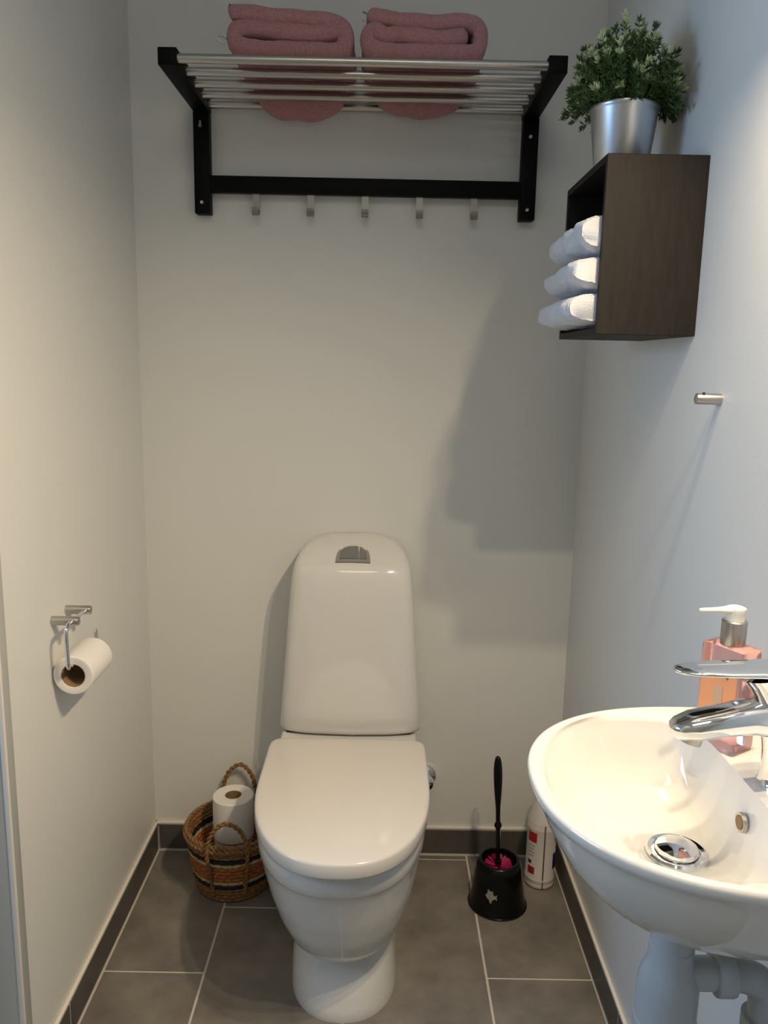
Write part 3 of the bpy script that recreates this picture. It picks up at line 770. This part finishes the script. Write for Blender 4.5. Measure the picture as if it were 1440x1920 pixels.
rope([pt(fa, 0.094, 0.022), pt(fa, 0.104, 0.06), pt(fa, 0.117, 0.11), pt(fa, 0.1225, 0.150), pt(fa+0.05, 0.120, 0.180), pt(fa+0.16, 0.117, 0.206), pt(fa+0.36, 0.114, 0.220), pt(fb_-0.18, 0.115, 0.208), pt(fb_-0.04, 0.118, 0.180), pt(fb_, 0.1225, 0.150), pt(fb_, 0.117, 0.11), pt(fb_, 0.104, 0.06), pt(fb_, 0.094, 0.022)], 0.0052, 'handle')
ba, bb = PI/2+0.46, PI/2-0.42
rope([pt(ba, 0.101, 0.10), pt(ba, 0.108, 0.150), pt(ba-0.03, 0.104, 0.190), pt(ba-0.16, 0.101, 0.232), pt(PI/2, 0.098, 0.254), pt(bb+0.16, 0.101, 0.232), pt(bb+0.03, 0.104, 0.190), pt(bb, 0.108, 0.150), pt(bb, 0.101, 0.10)], 0.0052, 'handle')
g = G()
for k in range(2):
    rope([pt(2*PI*i/24+0.1, brad(.15)-0.003+0.004*k, 0.1545-0.008*k) if not (pt(2*PI*i/24+.1, .115, 0)[1] > -0.012) else (pt(2*PI*i/24+.1, .115, 0)[0], -0.014, 0.1545-0.008*k) for i in range(25)], 0.0058, 'rim_braid')
roll('toilet_roll', 'spare white toilet roll standing in the basket, lower one', (0.222, -0.105, 0.0115), 0.046, 0.0200, 0.104, 'z')
roll('toilet_roll', 'spare white toilet roll standing on top in the striped basket', (0.224, -0.1110, 0.1160), 0.0492, 0.0200, 0.104, 'z')

# ------------------------------------------------------------ toilet brush
bcx, bcy = 0.8655, -0.190
hb = thing('toilet_brush_holder', 'black toilet brush holder with silver fish on the floor', 'brush holder', (bcx, bcy, 0))
prof = [(0.001, 0.0005), (0.0655, 0.0005), (0.0668, 0.003), (0.0665, 0.009), (0.0640, 0.017), (0.0610, 0.035), (0.0580, 0.065), (0.0545, 0.092), (0.0515, 0.105), (0.0480, 0.1125), (0.0440, 0.1150), (0.0410, 0.1130), (0.0395, 0.105), (0.0390, 0.02), (0.001, 0.018)]
P2 = smooth_path([(r, 0, z) for r, z in prof], 4)
hold = G().lathe([(max(p.x, 0.0005), p.z) for p in P2], (bcx, bcy, 0), 72, cap0=False, cap1=False).put('cup', M['blackplastic'], hb, sharp=60)
# fish badge wrapped on the front
fish = [(-0.0145, 0.001), (-0.010, 0.0065), (-0.009, 0.0165), (-0.003, 0.0125), (0.003, 0.0145), (0.004, 0.007), (0.007, 0.0025), (0.013, 0.0065), (0.0115, 0.000), (0.0135, -0.006), (0.008, -0.0035), (0.004, -0.007), (0.0015, -0.0085), (0.001, -0.0165), (-0.003, -0.0145), (-0.0045, -0.009), (-0.0095, -0.006)]
fz, fa0 = 0.0525, -PI/2-0.40
rings = []
for off in (0.0, 0.0014):
    ring = []
    for u, z in fish:
        z_ = fz+z*0.95; r = interp([(0.017, 0.0640), (0.035, 0.0610), (0.065, 0.0580), (0.092, 0.0545)], z_)[0]+0.0002+off
        a = fa0+u*0.95/0.056; ring.append((bcx+r*math.cos(a), bcy+r*math.sin(a), z_))
    rings.append(ring)
G().loft(rings).put('fish_badge', M['silver'], hb, smooth=False, label='silver fish emblem')
br = thing('toilet_brush', 'black-handled toilet brush with magenta bristles in its holder', 'brush', (bcx, bcy, 0.03))
tip = Vector((0.8505, -0.190, 0.374)); bot = Vector((0.8655, -0.190, 0.050)); ax = (tip-bot)
def at(z): return bot+ax*((z-bot.z)/ax.z)
hp = [(0.06, 0.006), (0.104, 0.0068), (0.112, 0.0060), (0.118, 0.0042), (0.185, 0.0042), (0.193, 0.0048), (0.197, 0.0068), (0.2015, 0.0072), (0.206, 0.0060), (0.210, 0.0044), (0.245, 0.0047), (0.270, 0.0062), (0.300, 0.0078), (0.330, 0.0084), (0.352, 0.0076), (0.366, 0.0058), (0.372, 0.0038), (0.3745, 0.0012)]
pp = smooth_path([(z, r, 0) for z, r in hp], 4)
G().tube([at(p.x) for p in pp], [max(p.y*1.22, .0008) for p in pp], 24).put('handle', M['blackplastic'], br, sharp=60)
g = G(); r3 = random.Random(5)
for k in range(700):
    z = r3.uniform(0.045, 0.098); a = r3.uniform(0, 2*PI); rb = 0.0370*min(1, 0.75+0.25*math.sin(PI*(z-0.04)/0.06)); lift = 0.011
    if abs(((a*9/(2*PI)) % 1)-0.5) > 0.42: continue
    p0 = at(z); d = Vector((math.cos(a), math.sin(a), 0))
    g.tube([p0+d*0.004, p0+d*rb*0.6+Vector((0, 0, lift*0.3)), p0+d*rb+Vector((0, 0, lift))], [0.0009, 0.0011, 0.0012], 5)
g.put('bristles', M['magenta'], br)

# ------------------------------------------------------------ cleaner bottle
cb = (0.9805, -0.110)
bt = thing('cleaner_bottle', 'white cleaner bottle with red prints beside the brush holder', 'bottle', (cb[0], cb[1], 0))
pr = [(0.001, 0.0), (0.033, 0.0), (0.0362, 0.003), (0.0365, 0.010), (0.0355, 0.012), (0.0365, 0.014), (0.0365, 0.019), (0.0372, 0.021), (0.0365, 0.0235), (0.0355, 0.0255), (0.0355, 0.140), (0.0362, 0.1425), (0.0362, 0.1450), (0.0352, 0.1475), (0.0352, 0.154), (0.0340, 0.160), (0.0285, 0.182), (0.0225, 0.202), (0.0195, 0.212), (0.0185, 0.216)]
pr = [(a, b*1.085) for a, b in pr]
bb_ = G().lathe(pr, (cb[0], cb[1], 0.0005), 64, cap0=False).put('body', M['bottle'], bt, sharp=50)
G().lathe([(0.0185, 0.0), (0.0190, 0.001), (0.0185, 0.020), (0.0165, 0.028), (0.010, 0.033), (0.002, 0.034)], (cb[0], cb[1], 0.235), 48).put('cap', M['cap'], bt)
def patch(name, a0, a1, z0, z1, material, skew=0.0, r0=0.0357):
    z0, z1 = z0*1.085, z1*1.085
    rings = []; n = 10
    g = G()
    A = [a0+(a1-a0)*i/n for i in range(n+1)]
    v, f = [], []
    for rr_ in (r0, r0+0.0004):
        for i, a in enumerate(A):
            zz = skew*(i/n)
            v.append((cb[0]+rr_*math.cos(a), cb[1]+rr_*math.sin(a), z0-zz)); v.append((cb[0]+rr_*math.cos(a), cb[1]+rr_*math.sin(a), z1-zz))
    m_ = 2*(n+1)
    for i in range(n):
        a = 2*i; f.append((m_+a, m_+a+2, m_+a+3, m_+a+1)); f.append((a, a+1, a+3, a+2)); f.append((a, a+2, m_+a+2, m_+a)); f.append((a+1, m_+a+1, m_+a+3, a+3))
    f.append((0, m_, m_+1, 1)); e_ = 2*n; f.append((e_, e_+1, m_+e_+1, m_+e_))
    g.add(v, f); return g.put(name, material, bb_, smooth=False)
c0 = -PI/2
patch('red_label', c0-1.20, c0-0.52, 0.114, 0.137, M['red'], 0.0)
patch('red_label', c0-1.12, c0-0.60, 0.036, 0.053, M['red'], 0.0)
patch('red_label', c0+0.90, c0+1.40, 0.114, 0.137, M['red'], 0.0)
patch('navy_label', c0+0.75, c0+1.40, 0.048, 0.086, M['blue'], 0.0)
patch('black_label', c0-1.15, c0-0.85, 0.060, 0.068, M['labeldark'], 0.0)
for i in range(4):
    patch('fine_print', c0-1.15, c0-0.70+0.06*(i % 2), 0.080+0.008*i, 0.0815+0.008*i, M['greyprint'], 0.0)
patch('seam', c0-0.035, c0+0.055, 0.003, 0.158, M['darkline'], 0.0, 0.0362)
